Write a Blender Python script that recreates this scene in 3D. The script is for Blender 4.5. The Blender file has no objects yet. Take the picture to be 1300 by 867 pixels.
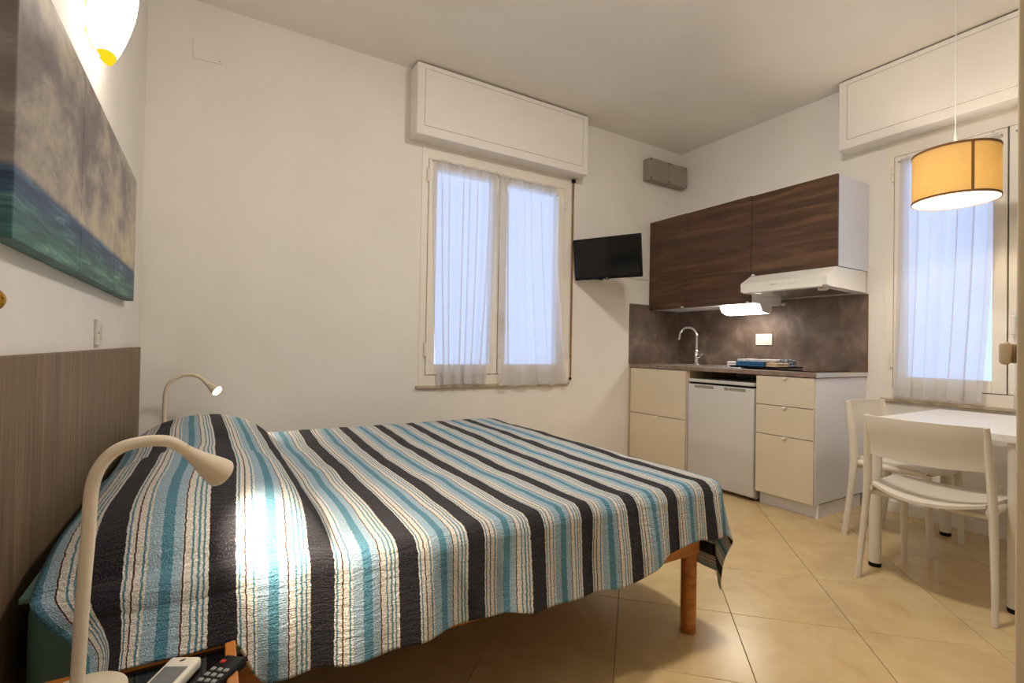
import bpy, bmesh, math, random
from math import sin, cos, pi, radians, sqrt, atan2, hypot
from mathutils import Vector, Matrix, noise

random.seed(7)
scene = bpy.context.scene
COL = scene.collection

# ---------------------------------------------------------------- camera
YAW, PITCH, ROLL, FPX, EYE = radians(31.1345), radians(0.68893), radians(1.03834), 629.82, 1.03
cf = Vector((sin(YAW) * cos(PITCH), cos(YAW) * cos(PITCH), sin(PITCH)))
cr0 = Vector((cos(YAW), -sin(YAW), 0.0))
cu0 = cr0.cross(cf)
cr = cr0 * cos(ROLL) + cu0 * sin(ROLL)
cu = -cr0 * sin(ROLL) + cu0 * cos(ROLL)
cam_data = bpy.data.cameras.new('camera')
cam = bpy.data.objects.new('camera', cam_data)
COL.objects.link(cam)
cam_data.sensor_fit = 'HORIZONTAL'
cam_data.sensor_width = 36.0
cam_data.lens = 36.0 * FPX / 1300.0
cam_data.clip_start = 0.02
M = Matrix((cr, cu, -cf)).transposed().to_4x4()
M.translation = Vector((0, 0, EYE))
cam.matrix_world = M
scene.camera = cam


def ray(px, py):
    return cf + cr * ((px - 650.0) / FPX) + cu * ((433.5 - py) / FPX)


def at(px, py, axis, v):
    """point of the sight line through a photo pixel on the plane axis = v"""
    d = ray(px, py)
    c = Vector((0, 0, EYE))
    return c + d * ((v - c[axis]) / d[axis])


# ---------------------------------------------------------------- world and exposure
world = bpy.data.worlds.new('dusk_sky')
scene.world = world
world.use_nodes = True
bg = world.node_tree.nodes['Background']
bg.inputs['Color'].default_value = (0.54, 0.66, 1.0, 1)
bg.inputs['Strength'].default_value = 1.75
vs = scene.view_settings
vs.view_transform = 'Standard'
vs.look = 'None'
vs.gamma = 1.0
vs.use_curve_mapping = False
vs.exposure = 0.0

PENDANT_POWER = 340.0
SCONCE_POWER = 30.0
FILL_POWER = 128.0

# ---------------------------------------------------------------- materials
MATS = {}


def srgb(r, g, b):
    def f(c):
        c /= 255.0
        return c / 12.92 if c <= 0.04045 else ((c + 0.055) / 1.055) ** 2.4
    return (f(r), f(g), f(b), 1.0)


def new_mat(name):
    m = bpy.data.materials.new(name)
    m.use_nodes = True
    nt = m.node_tree
    b = nt.nodes['Principled BSDF']
    MATS[name] = m
    return m, nt, b


def link(nt, a, b):
    nt.links.new(a, b)


def tex_coord(nt, scale=(1, 1, 1), out='Object', rot=(0, 0, 0)):
    tc = nt.nodes.new('ShaderNodeTexCoord')
    mp = nt.nodes.new('ShaderNodeMapping')
    mp.inputs['Scale'].default_value = scale
    mp.inputs['Rotation'].default_value = rot
    link(nt, tc.outputs[out], mp.inputs['Vector'])
    return mp.outputs['Vector']


def noise_node(nt, vec, scale, detail=4.0, rough=0.55, dist=0.0):
    n = nt.nodes.new('ShaderNodeTexNoise')
    n.inputs['Scale'].default_value = scale
    n.inputs['Detail'].default_value = detail
    n.inputs['Roughness'].default_value = rough
    n.inputs['Distortion'].default_value = dist
    link(nt, vec, n.inputs['Vector'])
    return n.outputs['Fac']


def ramp(nt, fac, stops, interp='LINEAR'):
    r = nt.nodes.new('ShaderNodeValToRGB')
    r.color_ramp.interpolation = interp
    e = r.color_ramp.elements
    while len(e) > 1:
        e.remove(e[-1])
    e[0].position = stops[0][0]
    e[0].color = stops[0][1]
    for p, c in stops[1:]:
        k = e.new(p)
        k.color = c
    link(nt, fac, r.inputs['Fac'])
    return r.outputs['Color']


def bump(nt, bsdf, height, strength=0.2, dist=0.01):
    b = nt.nodes.new('ShaderNodeBump')
    b.inputs['Strength'].default_value = strength
    b.inputs['Distance'].default_value = dist
    link(nt, height, b.inputs['Height'])
    link(nt, b.outputs['Normal'], bsdf.inputs['Normal'])


def simple(name, c1, c2=None, rough=0.5, scale=6.0, metallic=0.0, bmp=0.0, bscale=60.0, coat=0.0, coords='Object'):
    m, nt, b = new_mat(name)
    c2 = c2 or tuple(min(1, x * 1.06) for x in c1[:3]) + (1,)
    v = tex_coord(nt, out=coords)
    col = ramp(nt, noise_node(nt, v, scale), [(0.35, c1), (0.65, c2)])
    link(nt, col, b.inputs['Base Color'])
    b.inputs['Roughness'].default_value = rough
    b.inputs['Metallic'].default_value = metallic
    b.inputs['Coat Weight'].default_value = coat
    b.inputs['Coat Roughness'].default_value = 0.08
    if bmp:
        bump(nt, b, noise_node(nt, v, bscale), bmp, 0.004)
    return m


def wood(name, dark, mid, light, stretch, scale=3.0, rough=0.45, detail=6.0):
    m, nt, b = new_mat(name)
    v = tex_coord(nt, scale=stretch)
    n1 = noise_node(nt, v, scale, detail, 0.6, 0.6)
    col = ramp(nt, n1, [(0.3, dark), (0.5, mid), (0.7, light)])
    link(nt, col, b.inputs['Base Color'])
    b.inputs['Roughness'].default_value = rough
    bump(nt, b, n1, 0.08, 0.004)
    return m


simple('wall_paint', srgb(233, 228, 220), srgb(237, 232, 225), 0.85, 3.0, bmp=0.10, bscale=45)
simple('ceiling_paint', srgb(236, 231, 224), srgb(239, 235, 228), 0.9, 2.0, bmp=0.06, bscale=40)
simple('white_lacquer', srgb(232, 229, 226), srgb(236, 233, 230), 0.35, 5)
simple('shutter_paint', srgb(235, 229, 220), srgb(238, 233, 225), 0.6, 5)
simple('window_paint', srgb(234, 226, 212), srgb(238, 230, 218), 0.4, 5)
simple('cabinet_cream', srgb(222, 208, 182), srgb(225, 212, 188), 0.16, 3, coat=0.3)
simple('cabinet_white', srgb(232, 232, 238), srgb(236, 236, 241), 0.35, 3)
simple('cabinet_edge', srgb(196, 172, 138), None, 0.5, 5)
simple('appliance_white', srgb(208, 205, 200), srgb(212, 209, 204), 0.3, 3)
simple('hood_white', srgb(236, 232, 222), srgb(238, 234, 226), 0.3, 3)
simple('chair_white', srgb(222, 213, 196), srgb(226, 218, 202), 0.4, 6)
simple('table_white', srgb(234, 230, 226), srgb(238, 234, 230), 0.3, 5)
simple('door_cream', srgb(216, 198, 166), srgb(220, 203, 172), 0.45, 4)
simple('black_plastic', srgb(10, 10, 12), srgb(14, 14, 16), 0.5, 8)
MATS['black_plastic'].node_tree.nodes['Principled BSDF'].inputs['Specular IOR Level'].default_value = 0.2
simple('black_screen', srgb(4, 4, 5), srgb(5, 5, 6), 0.12, 3)
simple('black_glass', srgb(9, 9, 10), srgb(12, 11, 12), 0.06, 3)
simple('dark_gap', srgb(16, 13, 11), None, 0.9, 3)  # near-black, the shade of window and plinth gaps put into colour
simple('grout', srgb(132, 112, 82), srgb(140, 120, 90), 0.9, 20)
simple('chrome', (0.75, 0.75, 0.75, 1), None, 0.09, 4, metallic=1.0)
simple('steel', (0.68, 0.67, 0.65, 1), None, 0.22, 40, metallic=1.0)
simple('brass', srgb(190, 140, 50), srgb(200, 152, 60), 0.18, 6, metallic=1.0)
simple('grey_plastic', srgb(150, 140, 126), srgb(154, 145, 131), 0.55, 6)
simple('strap_brown', srgb(142, 104, 62), srgb(152, 114, 70), 0.8, 30, bmp=0.2, bscale=300)
simple('marble_sill', srgb(176, 158, 132), srgb(196, 180, 156), 0.4, 14)
simple('green_cotton', srgb(104, 146, 140), srgb(112, 154, 148), 0.9, 10, bmp=0.2, bscale=200)
simple('mattress_side', srgb(176, 178, 168), None, 0.9, 10)
simple('lamp_white', srgb(228, 212, 186), srgb(232, 217, 192), 0.4, 6)
simple('remote_white', srgb(226, 218, 202), None, 0.4, 6)
simple('lcd_grey', srgb(120, 120, 116), srgb(130, 130, 126), 0.2, 30)
simple('button_grey', srgb(150, 150, 150), None, 0.5, 10)
simple('button_red', srgb(200, 40, 40), None, 0.5, 10)
simple('plate_white', srgb(222, 215, 202), None, 0.4, 6)
simple('towel_blue', srgb(44, 96, 142), srgb(58, 112, 158), 0.95, 40, bmp=0.4, bscale=220)
simple('towel_white', srgb(206, 208, 214), srgb(232, 232, 232), 0.95, 30, bmp=0.4, bscale=220)
simple('towel_navy', srgb(40, 58, 92), srgb(190, 196, 206), 0.95, 60, bmp=0.4, bscale=220)
simple('towel_tan', srgb(196, 164, 130), srgb(214, 190, 160), 0.95, 30, bmp=0.4, bscale=220)
simple('bag_clear', srgb(214, 206, 206), srgb(226, 220, 220), 0.3, 30)
simple('shade_trim', srgb(120, 82, 44), srgb(132, 92, 52), 0.9, 20)
wood('bed_wood', srgb(152, 90, 32), srgb(182, 114, 44), srgb(202, 134, 58), (1.2, 14, 14), 3.0, 0.4)
wood('table_wood', srgb(160, 92, 34), srgb(188, 116, 46), srgb(206, 136, 60), (9, 1.5, 9), 3.0, 0.35)
wood('walnut', srgb(58, 37, 21), srgb(80, 53, 32), srgb(110, 78, 50), (3, 0.8, 11), 2.0, 0.42, 4.0)
wood('headboard_oak', srgb(94, 74, 54), srgb(116, 93, 69), srgb(138, 114, 87), (26, 26, 1.1), 2.2, 0.55)

# concrete-look splashback / worktop
m, nt, b = new_mat('concrete')
v = tex_coord(nt)
big = noise_node(nt, v, 4.5, 8, 0.62, 0.4)
col = ramp(nt, big, [(0.30, srgb(78, 63, 52)), (0.5, srgb(108, 91, 80)), (0.72, srgb(146, 128, 116))])
link(nt, col, b.inputs['Base Color'])
b.inputs['Roughness'].default_value = 0.5
m, nt, b = new_mat('worktop')
v = tex_coord(nt)
col = ramp(nt, noise_node(nt, v, 18, 6, 0.6), [(0.3, srgb(118, 98, 84)), (0.7, srgb(156, 136, 120))])
link(nt, col, b.inputs['Base Color'])
b.inputs['Roughness'].default_value = 0.4

# floor tile: glazed beige stone, slightly different from tile to tile
m, nt, b = new_mat('floor_tile')
v = tex_coord(nt)
oi = nt.nodes.new('ShaderNodeObjectInfo')
add = nt.nodes.new('ShaderNodeVectorMath')
add.operation = 'ADD'
link(nt, v, add.inputs[0])
sc = nt.nodes.new('ShaderNodeVectorMath')
sc.operation = 'SCALE'
sc.inputs[0].default_value = (31, 17, 5)
link(nt, oi.outputs['Random'], sc.inputs['Scale'])
link(nt, sc.outputs['Vector'], add.inputs[1])
n1 = noise_node(nt, add.outputs['Vector'], 5.0, 7, 0.6, 0.8)
col = ramp(nt, n1, [(0.25, srgb(196, 166, 116)), (0.5, srgb(208, 180, 130)), (0.75, srgb(217, 191, 143))])
link(nt, col, b.inputs['Base Color'])
b.inputs['Roughness'].default_value = 0.24
bump(nt, b, n1, 0.03, 0.004)


def emit(name, color, strength):
    m = bpy.data.materials.new(name)
    m.use_nodes = True
    nt = m.node_tree
    nt.nodes.remove(nt.nodes['Principled BSDF'])
    e = nt.nodes.new('ShaderNodeEmission')
    e.inputs['Color'].default_value = color
    e.inputs['Strength'].default_value = strength
    link(nt, e.outputs['Emission'], nt.nodes['Material Output'].inputs['Surface'])
    MATS[name] = m


WARM = (1.0, 0.72, 0.44, 1)
emit('pendant_bulb', (1.0, 0.85, 0.64, 1), PENDANT_POWER)
emit('sconce_glass', (1.0, 0.87, 0.72, 1), SCONCE_POWER)
emit('sconce_tip', (1.0, 0.74, 0.02, 1), 1.0)
emit('fill_lens', (1.0, 0.945, 0.87, 1), FILL_POWER)
emit('tube_lens', (1.0, 0.92, 0.82, 1), 27.0)
emit('reading_lens', (1.0, 0.86, 0.68, 1), 60.0)

# sheer curtain cloth
m = bpy.data.materials.new('sheer_cloth')
m.use_nodes = True
MATS['sheer_cloth'] = m
nt = m.node_tree
nt.nodes.remove(nt.nodes['Principled BSDF'])
tr = nt.nodes.new('ShaderNodeBsdfTransparent')
tl = nt.nodes.new('ShaderNodeBsdfTranslucent')
df = nt.nodes.new('ShaderNodeBsdfDiffuse')
v = tex_coord(nt)
weave = ramp(nt, noise_node(nt, v, 260, 2), [(0.3, (0.82, 0.80, 0.80, 1)), (0.7, (0.90, 0.88, 0.88, 1))])
link(nt, weave, tl.inputs['Color'])
link(nt, weave, df.inputs['Color'])
m1 = nt.nodes.new('ShaderNodeMixShader')
m1.inputs[0].default_value = 0.45
link(nt, tl.outputs[0], m1.inputs[1])
link(nt, df.outputs[0], m1.inputs[2])
m2 = nt.nodes.new('ShaderNodeMixShader')
m2.inputs[0].default_value = 0.60
link(nt, tr.outputs[0], m2.inputs[1])
link(nt, m1.outputs[0], m2.inputs[2])
link(nt, m2.outputs[0], nt.nodes['Material Output'].inputs['Surface'])

# linen lamp shade
m = bpy.data.materials.new('shade_linen')
m.use_nodes = True
MATS['shade_linen'] = m
nt = m.node_tree
nt.nodes.remove(nt.nodes['Principled BSDF'])
tl = nt.nodes.new('ShaderNodeBsdfTranslucent')
df = nt.nodes.new('ShaderNodeBsdfDiffuse')
v = tex_coord(nt, scale=(1, 1, 3))
lin = ramp(nt, noise_node(nt, v, 40, 5), [(0.3, srgb(246, 229, 180)), (0.7, srgb(253, 241, 200))])
link(nt, lin, tl.inputs['Color'])
df.inputs['Color'].default_value = srgb(228, 196, 140)
m1 = nt.nodes.new('ShaderNodeMixShader')
m1.inputs[0].default_value = 0.47
link(nt, tl.outputs[0], m1.inputs[1])
link(nt, df.outputs[0], m1.inputs[2])
link(nt, m1.outputs[0], nt.nodes['Material Output'].inputs['Surface'])

m = bpy.data.materials.new('shade_lining')
m.use_nodes = True
MATS['shade_lining'] = m
nt = m.node_tree
nt.nodes.remove(nt.nodes['Principled BSDF'])
tl = nt.nodes.new('ShaderNodeBsdfTranslucent')
df = nt.nodes.new('ShaderNodeBsdfDiffuse')
v = tex_coord(nt)
lin = ramp(nt, noise_node(nt, v, 60, 3), [(0.3, srgb(240, 236, 228)), (0.7, srgb(246, 243, 236))])
link(nt, lin, tl.inputs['Color'])
link(nt, lin, df.inputs['Color'])
m1 = nt.nodes.new('ShaderNodeMixShader')
m1.inputs[0].default_value = 0.62
link(nt, tl.outputs[0], m1.inputs[1])
link(nt, df.outputs[0], m1.inputs[2])
link(nt, m1.outputs[0], nt.nodes['Material Output'].inputs['Surface'])

# clear glass pane
m = bpy.data.materials.new('clear_glass')
m.use_nodes = True
MATS['clear_glass'] = m
nt = m.node_tree
nt.nodes.remove(nt.nodes['Principled BSDF'])
tr = nt.nodes.new('ShaderNodeBsdfTransparent')
tr.inputs['Color'].default_value = (0.93, 0.96, 0.97, 1)
gl = nt.nodes.new('ShaderNodeBsdfGlossy')
gl.inputs['Roughness'].default_value = 0.02
m1 = nt.nodes.new('ShaderNodeMixShader')
m1.inputs[0].default_value = 0.06
link(nt, tr.outputs[0], m1.inputs[1])
link(nt, gl.outputs[0], m1.inputs[2])
link(nt, m1.outputs[0], nt.nodes['Material Output'].inputs['Surface'])

# painted seascape canvas (object space: y along the wall, z up; origin at lower near corner of the picture)
m, nt, b = new_mat('seascape')
tc = nt.nodes.new('ShaderNodeTexCoord')
sep = nt.nodes.new('ShaderNodeSeparateXYZ')
link(nt, tc.outputs['Object'], sep.inputs[0])
mp = nt.nodes.new('ShaderNodeMapping')
mp.inputs['Scale'].default_value = (0.5, 0.9, 1.5)
mp.inputs['Rotation'].default_value = (radians(24), 0, 0)
link(nt, tc.outputs['Object'], mp.inputs['Vector'])
clouds = noise_node(nt, mp.outputs['Vector'], 2.3, 9, 0.66, 0.25)
sky = ramp(nt, clouds, [(0.28, srgb(84, 76, 82)), (0.42, srgb(132, 122, 120)), (0.50, srgb(170, 160, 146)),
                        (0.60, srgb(206, 192, 162)), (0.74, srgb(226, 214, 186))])
mp2 = nt.nodes.new('ShaderNodeMapping')
mp2.inputs['Scale'].default_value = (1, 1.3, 16)
mp2.inputs['Rotation'].default_value = (radians(-3), 0, 0)
link(nt, tc.outputs['Object'], mp2.inputs['Vector'])
waves = noise_node(nt, mp2.outputs['Vector'], 3.0, 8, 0.65, 0.5)
sea_far = ramp(nt, waves, [(0.3, srgb(22, 34, 58)), (0.5, srgb(40, 72, 112)), (0.62, srgb(70, 108, 134)), (0.72, srgb(190, 202, 200))])
sea_near = ramp(nt, waves, [(0.3, srgb(20, 58, 66)), (0.5, srgb(50, 102, 102)), (0.64, srgb(96, 146, 134)), (0.76, srgb(160, 190, 174))])


def mix(nt, fac, a, b):
    x = nt.nodes.new('ShaderNodeMix')
    x.data_type = 'RGBA'
    if isinstance(fac, float):
        x.inputs[0].default_value = fac
    else:
        link(nt, fac, x.inputs[0])
    link(nt, a, x.inputs[6])
    link(nt, b, x.inputs[7])
    return x.outputs[2]


def maprange(nt, val, a, b):
    x = nt.nodes.new('ShaderNodeMapRange')
    x.inputs['From Min'].default_value = a
    x.inputs['From Max'].default_value = b
    link(nt, val, x.inputs['Value'])
    return x.outputs['Result']


sea = mix(nt, maprange(nt, sep.outputs['Z'], 0.05, 0.10), sea_near, sea_far)
pic = mix(nt, maprange(nt, sep.outputs['Z'], 0.120, 0.136), sea, sky)
link(nt, pic, b.inputs['Base Color'])
b.inputs['Roughness'].default_value = 0.5
bump(nt, b, clouds, 0.15, 0.004)

# striped woven coverlet; UV = metres along / across the cloth
PERIOD = 0.185
m, nt, b = new_mat('striped_cotton')
uv = nt.nodes.new('ShaderNodeUVMap')
sep = nt.nodes.new('ShaderNodeSeparateXYZ')
link(nt, uv.outputs['UV'], sep.inputs[0])
mpn = nt.nodes.new('ShaderNodeMapping')
mpn.inputs['Scale'].default_value = (16, 85, 1)
link(nt, uv.outputs['UV'], mpn.inputs['Vector'])
wob = noise_node(nt, mpn.outputs['Vector'], 1.0, 3, 0.6)
ma = nt.nodes.new('ShaderNodeMath')
ma.operation = 'MULTIPLY_ADD'
ma.inputs[1].default_value = 0.007
link(nt, wob, ma.inputs[0])
link(nt, sep.outputs['X'], ma.inputs[2])
dv = nt.nodes.new('ShaderNodeMath')
dv.operation = 'DIVIDE'
dv.inputs[1].default_value = PERIOD
link(nt, ma.outputs[0], dv.inputs[0])
fr = nt.nodes.new('ShaderNodeMath')
fr.operation = 'FRACT'
link(nt, dv.outputs[0], fr.inputs[0])
NAVY, CREAM, TEAL, SKYB, BROWN = srgb(24, 21, 30), srgb(232, 226, 214), srgb(84, 142, 164), srgb(164, 190, 206), srgb(74, 38, 32)
seq = [(85, CREAM), (95, TEAL), (104, CREAM), (125, BROWN), (133, CREAM), (160, TEAL), (170, CREAM), (182, SKYB), (235, TEAL),
       (285, SKYB), (325, CREAM), (328, BROWN), (336, CREAM), (365, TEAL), (375, CREAM), (392, TEAL), (402, CREAM), (415, TEAL),
       (425, CREAM)]
stops = [(0.0, NAVY)] + [(0.255 + (p - 85) / 358.0 * 0.745, c) for p, c in seq]
col = ramp(nt, fr.outputs[0], stops, 'CONSTANT')
mp3 = nt.nodes.new('ShaderNodeMapping')
mp3.inputs['Scale'].default_value = (1, 1, 1)
link(nt, uv.outputs['UV'], mp3.inputs['Vector'])
fleck = noise_node(nt, mp3.outputs['Vector'], 330, 2, 0.5)
fl = ramp(nt, fleck, [(0.50, (0.82, 0.82, 0.82, 1)), (0.66, (1.25, 1.22, 1.2, 1))])
mulc = nt.nodes.new('ShaderNodeMix')
mulc.data_type = 'RGBA'
mulc.blend_type = 'MULTIPLY'
mulc.inputs[0].default_value = 1.0
link(nt, col, mulc.inputs[6])
link(nt, fl, mulc.inputs[7])
addc = nt.nodes.new('ShaderNodeMix')
addc.data_type = 'RGBA'
addc.blend_type = 'ADD'
addc.inputs[0].default_value = 1.0
link(nt, mulc.outputs[2], addc.inputs[6])
link(nt, ramp(nt, fleck, [(0.52, (0, 0, 0, 1)), (0.72, (0.045, 0.042, 0.047, 1))]), addc.inputs[7])
link(nt, addc.outputs[2], b.inputs['Base Color'])
b.inputs['Roughness'].default_value = 0.95
b.inputs['Sheen Weight'].default_value = 0.05
mp4 = nt.nodes.new('ShaderNodeMapping')
mp4.inputs['Scale'].default_value = (22, 95, 1)
link(nt, uv.outputs['UV'], mp4.inputs['Vector'])
crink = noise_node(nt, mp4.outputs['Vector'], 1.0, 4, 0.65, 0.7)
mixh = nt.nodes.new('ShaderNodeMath')
mixh.operation = 'MULTIPLY_ADD'
mixh.inputs[1].default_value = 0.35
link(nt, fleck, mixh.inputs[0])
link(nt, crink, mixh.inputs[2])
bump(nt, b, mixh.outputs[0], 0.95, 0.012)


# ---------------------------------------------------------------- mesh helpers
class MB:
    def __init__(self):
        self.bm = bmesh.new()

    def box(self, x0, x1, y0, y1, z0, z1, bev=0.0, seg=2):
        r = bmesh.ops.create_cube(self.bm, size=1.0)
        vs_ = r['verts']
        sx, sy, sz = abs(x1 - x0), abs(y1 - y0), abs(z1 - z0)
        for v in vs_:
            v.co = Vector(((x0 + x1) / 2 + v.co.x * sx, (y0 + y1) / 2 + v.co.y * sy, (z0 + z1) / 2 + v.co.z * sz))
        if bev > 0:
            ed = list({e for v in vs_ for e in v.link_edges})
            bmesh.ops.bevel(self.bm, geom=ed, offset=min(bev, 0.45 * min(sx, sy, sz)), segments=seg, affect='EDGES', profile=0.5)
        return self

    def hull(self, rings, cap=True):
        """loft through rings of equal length"""
        bm = self.bm
        rv = [[bm.verts.new(p) for p in r] for r in rings]
        n = len(rv[0])
        for a, b_ in zip(rv[:-1], rv[1:]):
            for i in range(n):
                j = (i + 1) % n
                bm.faces.new((a[i], a[j], b_[j], b_[i]))
        if cap:
            bm.faces.new(list(reversed(rv[0])))
            bm.faces.new(rv[-1])
        return self

    def tube(self, pts, radii, n=12, flat=1.0, up=None):
        """swept round (or flattened) bar"""
        pts = [Vector(p) for p in pts]
        if not isinstance(radii, (list, tuple)):
            radii = [radii] * len(pts)
        rings = []
        ref = Vector(up) if up else Vector((0.31, 0.17, 0.93))
        prev = None
        for i, p in enumerate(pts):
            t = (pts[min(i + 1, len(pts) - 1)] - pts[max(i - 1, 0)]).normalized()
            if prev is None:
                a = ref.cross(t)
                if a.length < 1e-3:
                    a = Vector((1, 0, 0)).cross(t)
            else:
                a = prev - t * prev.dot(t)
            a.normalize()
            prev = a
            c = t.cross(a)
            rings.append([p + a * (radii[i] * cos(2 * pi * k / n)) + c * (radii[i] * flat * sin(2 * pi * k / n)) for k in range(n)])
        return self.hull(rings)

    def lathe(self, prof, cx=0, cy=0, n=32, cap=False):
        """profile of (r, z) around the vertical through cx, cy"""
        rings = [[Vector((cx + r * cos(2 * pi * k / n), cy + r * sin(2 * pi * k / n), z)) for k in range(n)] for r, z in prof]
        return self.hull(rings, cap)

    def cyl(self, p0, p1, r, n=16):
        return self.tube([p0, p1], r, n)

    def prism(self, poly, axis, a, b):
        """polygon (list of 2D) extruded along an axis from a to b"""
        def mk(p, v):
            if axis == 0:
                return Vector((v, p[0], p[1]))
            if axis == 1:
                return Vector((p[0], v, p[1]))
            return Vector((p[0], p[1], v))
        return self.hull([[mk(p, a) for p in poly], [mk(p, b) for p in poly]])

    def grid(self, fn, nu, nv):
        bm = self.bm
        vv = [[bm.verts.new(fn(i / nu, j / nv)) for j in range(nv + 1)] for i in range(nu + 1)]
        for i in range(nu):
            for j in range(nv):
                bm.faces.new((vv[i][j], vv[i + 1][j], vv[i + 1][j + 1], vv[i][j + 1]))
        return self

    def build(self, name, mat, parent=None, smooth=False, solid=0.0, auto=True):
        bm = self.bm
        bmesh.ops.recalc_face_normals(bm, faces=bm.faces[:])
        me = bpy.data.meshes.new(name)
        bm.to_mesh(me)
        bm.free()
        if mat:
            me.materials.append(MATS[mat])
        if smooth:
            for p in me.polygons:
                p.use_smooth = True
            if auto:
                try:
                    me.set_sharp_from_angle(angle=radians(38))
                except Exception:
                    pass
        o = bpy.data.objects.new(name, me)
        COL.objects.link(o)
        if parent:
            o.parent = parent
        if solid:
            md = o.modifiers.new('thickness', 'SOLIDIFY')
            md.thickness = solid
            md.offset = 0
        return o


def tag(o, label=None, cat=None, group=None, kind=None):
    if label:
        o['label'] = label
    if cat:
        o['category'] = cat
    if group:
        o['group'] = group
    if kind:
        o['kind'] = kind
    return o


def thing(name, label=None, cat=None, loc=(0, 0, 0), rz=0.0, group=None, kind=None):
    o = bpy.data.objects.new(name, None)
    o.empty_display_size = 0.05
    COL.objects.link(o)
    o.location = loc
    o.rotation_euler = (0, 0, rz)
    return tag(o, label, cat, group, kind)


def copy_tree(o, parent=None):
    c = o.copy()
    COL.objects.link(c)
    c.parent = parent
    for ch in list(o.children):
        copy_tree(ch, c)
    return c


def smoothstep(a, b, x):
    t = max(0.0, min(1.0, (x - a) / (b - a)))
    return t * t * (3 - 2 * t)


# ---------------------------------------------------------------- room shell
XL, XR, YB, YF, ZC = -0.33, 3.83, 3.245, -1.6, 2.915
WT = 0.24
# window openings
BW0, BW1, BZ0, BZ1 = 1.212, 2.500, 0.757, 2.450     # back wall (x range, z range)
RW0, RW1, RZ0, RZ1 = 0.290, 1.540, 0.742, 2.450     # right wall (y range, z range)

fl = MB().box(XL - WT, XR + WT, YF - WT, YB + WT, -0.14, -0.006).build('floor', 'grout')
tag(fl, kind='structure')
ce = MB().box(XL - WT, XR + WT, YF - WT, YB + WT, ZC, ZC + 0.12).build('ceiling', 'ceiling_paint')
tag(ce, kind='structure')
tag(MB().box(XL - WT, XL, YF, YB, -0.006, ZC).build('wall_left', 'wall_paint'), kind='structure')
tag(MB().box(XL - WT, XR + WT, YF - WT, YF, -0.006, ZC).build('wall_front', 'wall_paint'), kind='structure')


def holed_wall(name, u0, u1, h0, h1, z0, z1, mk):
    """one wall with a window hole: a ring of quads front and back plus the reveals"""
    bm = bmesh.new()
    def pt(u, z, d):
        return bm.verts.new(mk(u, z, d))
    outs = [(u0, -0.006), (u1, -0.006), (u1, ZC), (u0, ZC)]
    ins = [(h0, z0), (h1, z0), (h1, z1), (h0, z1)]
    V = {}
    for d in (0, WT):
        V[d] = ([pt(u, z, d) for u, z in outs], [pt(u, z, d) for u, z in ins])
    for d in (0, WT):
        o, i_ = V[d]
        for k in range(4):
            j = (k + 1) % 4
            bm.faces.new((o[k], o[j], i_[j], i_[k]))
    for k in range(4):
        j = (k + 1) % 4
        bm.faces.new((V[0][1][k], V[0][1][j], V[WT][1][j], V[WT][1][k]))
        bm.faces.new((V[0][0][k], V[0][0][j], V[WT][0][j], V[WT][0][k]))
    w = MB()
    w.bm.free()
    w.bm = bm
    return tag(w.build(name, 'wall_paint'), kind='structure')


holed_wall('wall_back', XL - WT, XR + WT, BW0, BW1, BZ0, BZ1, lambda u, z, d: Vector((u, YB + d, z)))
holed_wall('wall_right', YF, YB, RW0, RW1, RZ0, RZ1, lambda u, z, d: Vector((XR + d, u, z)))
tag(MB().box(XR - 0.012, XR, -1.55, 1.62, 0.0, 0.075, 0.003).build('baseboard_right', 'shutter_paint'), kind='structure')

# floor tiles laid on the diagonal, each one a piece of the floor
TS, GAP = 0.4335, 0.0022
T0 = Vector((2.077, 0.92))
d1 = Vector((cos(pi / 4), sin(pi / 4)))
d2 = Vector((-sin(pi / 4), cos(pi / 4)))
tile_me = None
for i in range(-14, 15):
    for j in range(-14, 15):
        c = T0 + d1 * ((i + 0.5) * TS) + d2 * ((j + 0.5) * TS)
        R_ = TS * 0.7072
        if c.x < XL - R_ + .01 or c.x > XR + R_ - .01 or c.y < YF - R_ + .01 or c.y > YB + R_ - .01:
            continue
        inside = XL + R_ < c.x < XR - R_ and YF + R_ < c.y < YB - R_
        if inside and tile_me:
            o = bpy.data.objects.new('tile', tile_me)
            COL.objects.link(o)
        else:
            w = MB()
            h = TS / 2 - GAP / 2
            w.box(-h, h, -h, h, -0.010, 0.0, 0.0012, 1)
            bmesh.ops.rotate(w.bm, verts=w.bm.verts[:], cent=(0, 0, 0), matrix=Matrix.Rotation(pi / 4, 3, 'Z'))
            if not inside:
                for co, no in (((XL - c.x, 0, 0), (-1, 0, 0)), ((XR - c.x, 0, 0), (1, 0, 0)), ((0, YF - c.y, 0), (0, -1, 0)), ((0, YB - c.y, 0), (0, 1, 0))):
                    r = bmesh.ops.bisect_plane(w.bm, geom=w.bm.verts[:] + w.bm.edges[:] + w.bm.faces[:], plane_co=co, plane_no=no, clear_outer=True)
                    ed = [e for e in w.bm.edges if e.is_boundary]
                    if ed:
                        bmesh.ops.holes_fill(w.bm, edges=ed)
                if len(w.bm.faces) < 3:
                    w.bm.free()
                    continue
            o = w.build('tile', 'floor_tile')
            if inside:
                tile_me = o.data
        o.location = (c.x, c.y, 0)
        o.parent = fl


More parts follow.
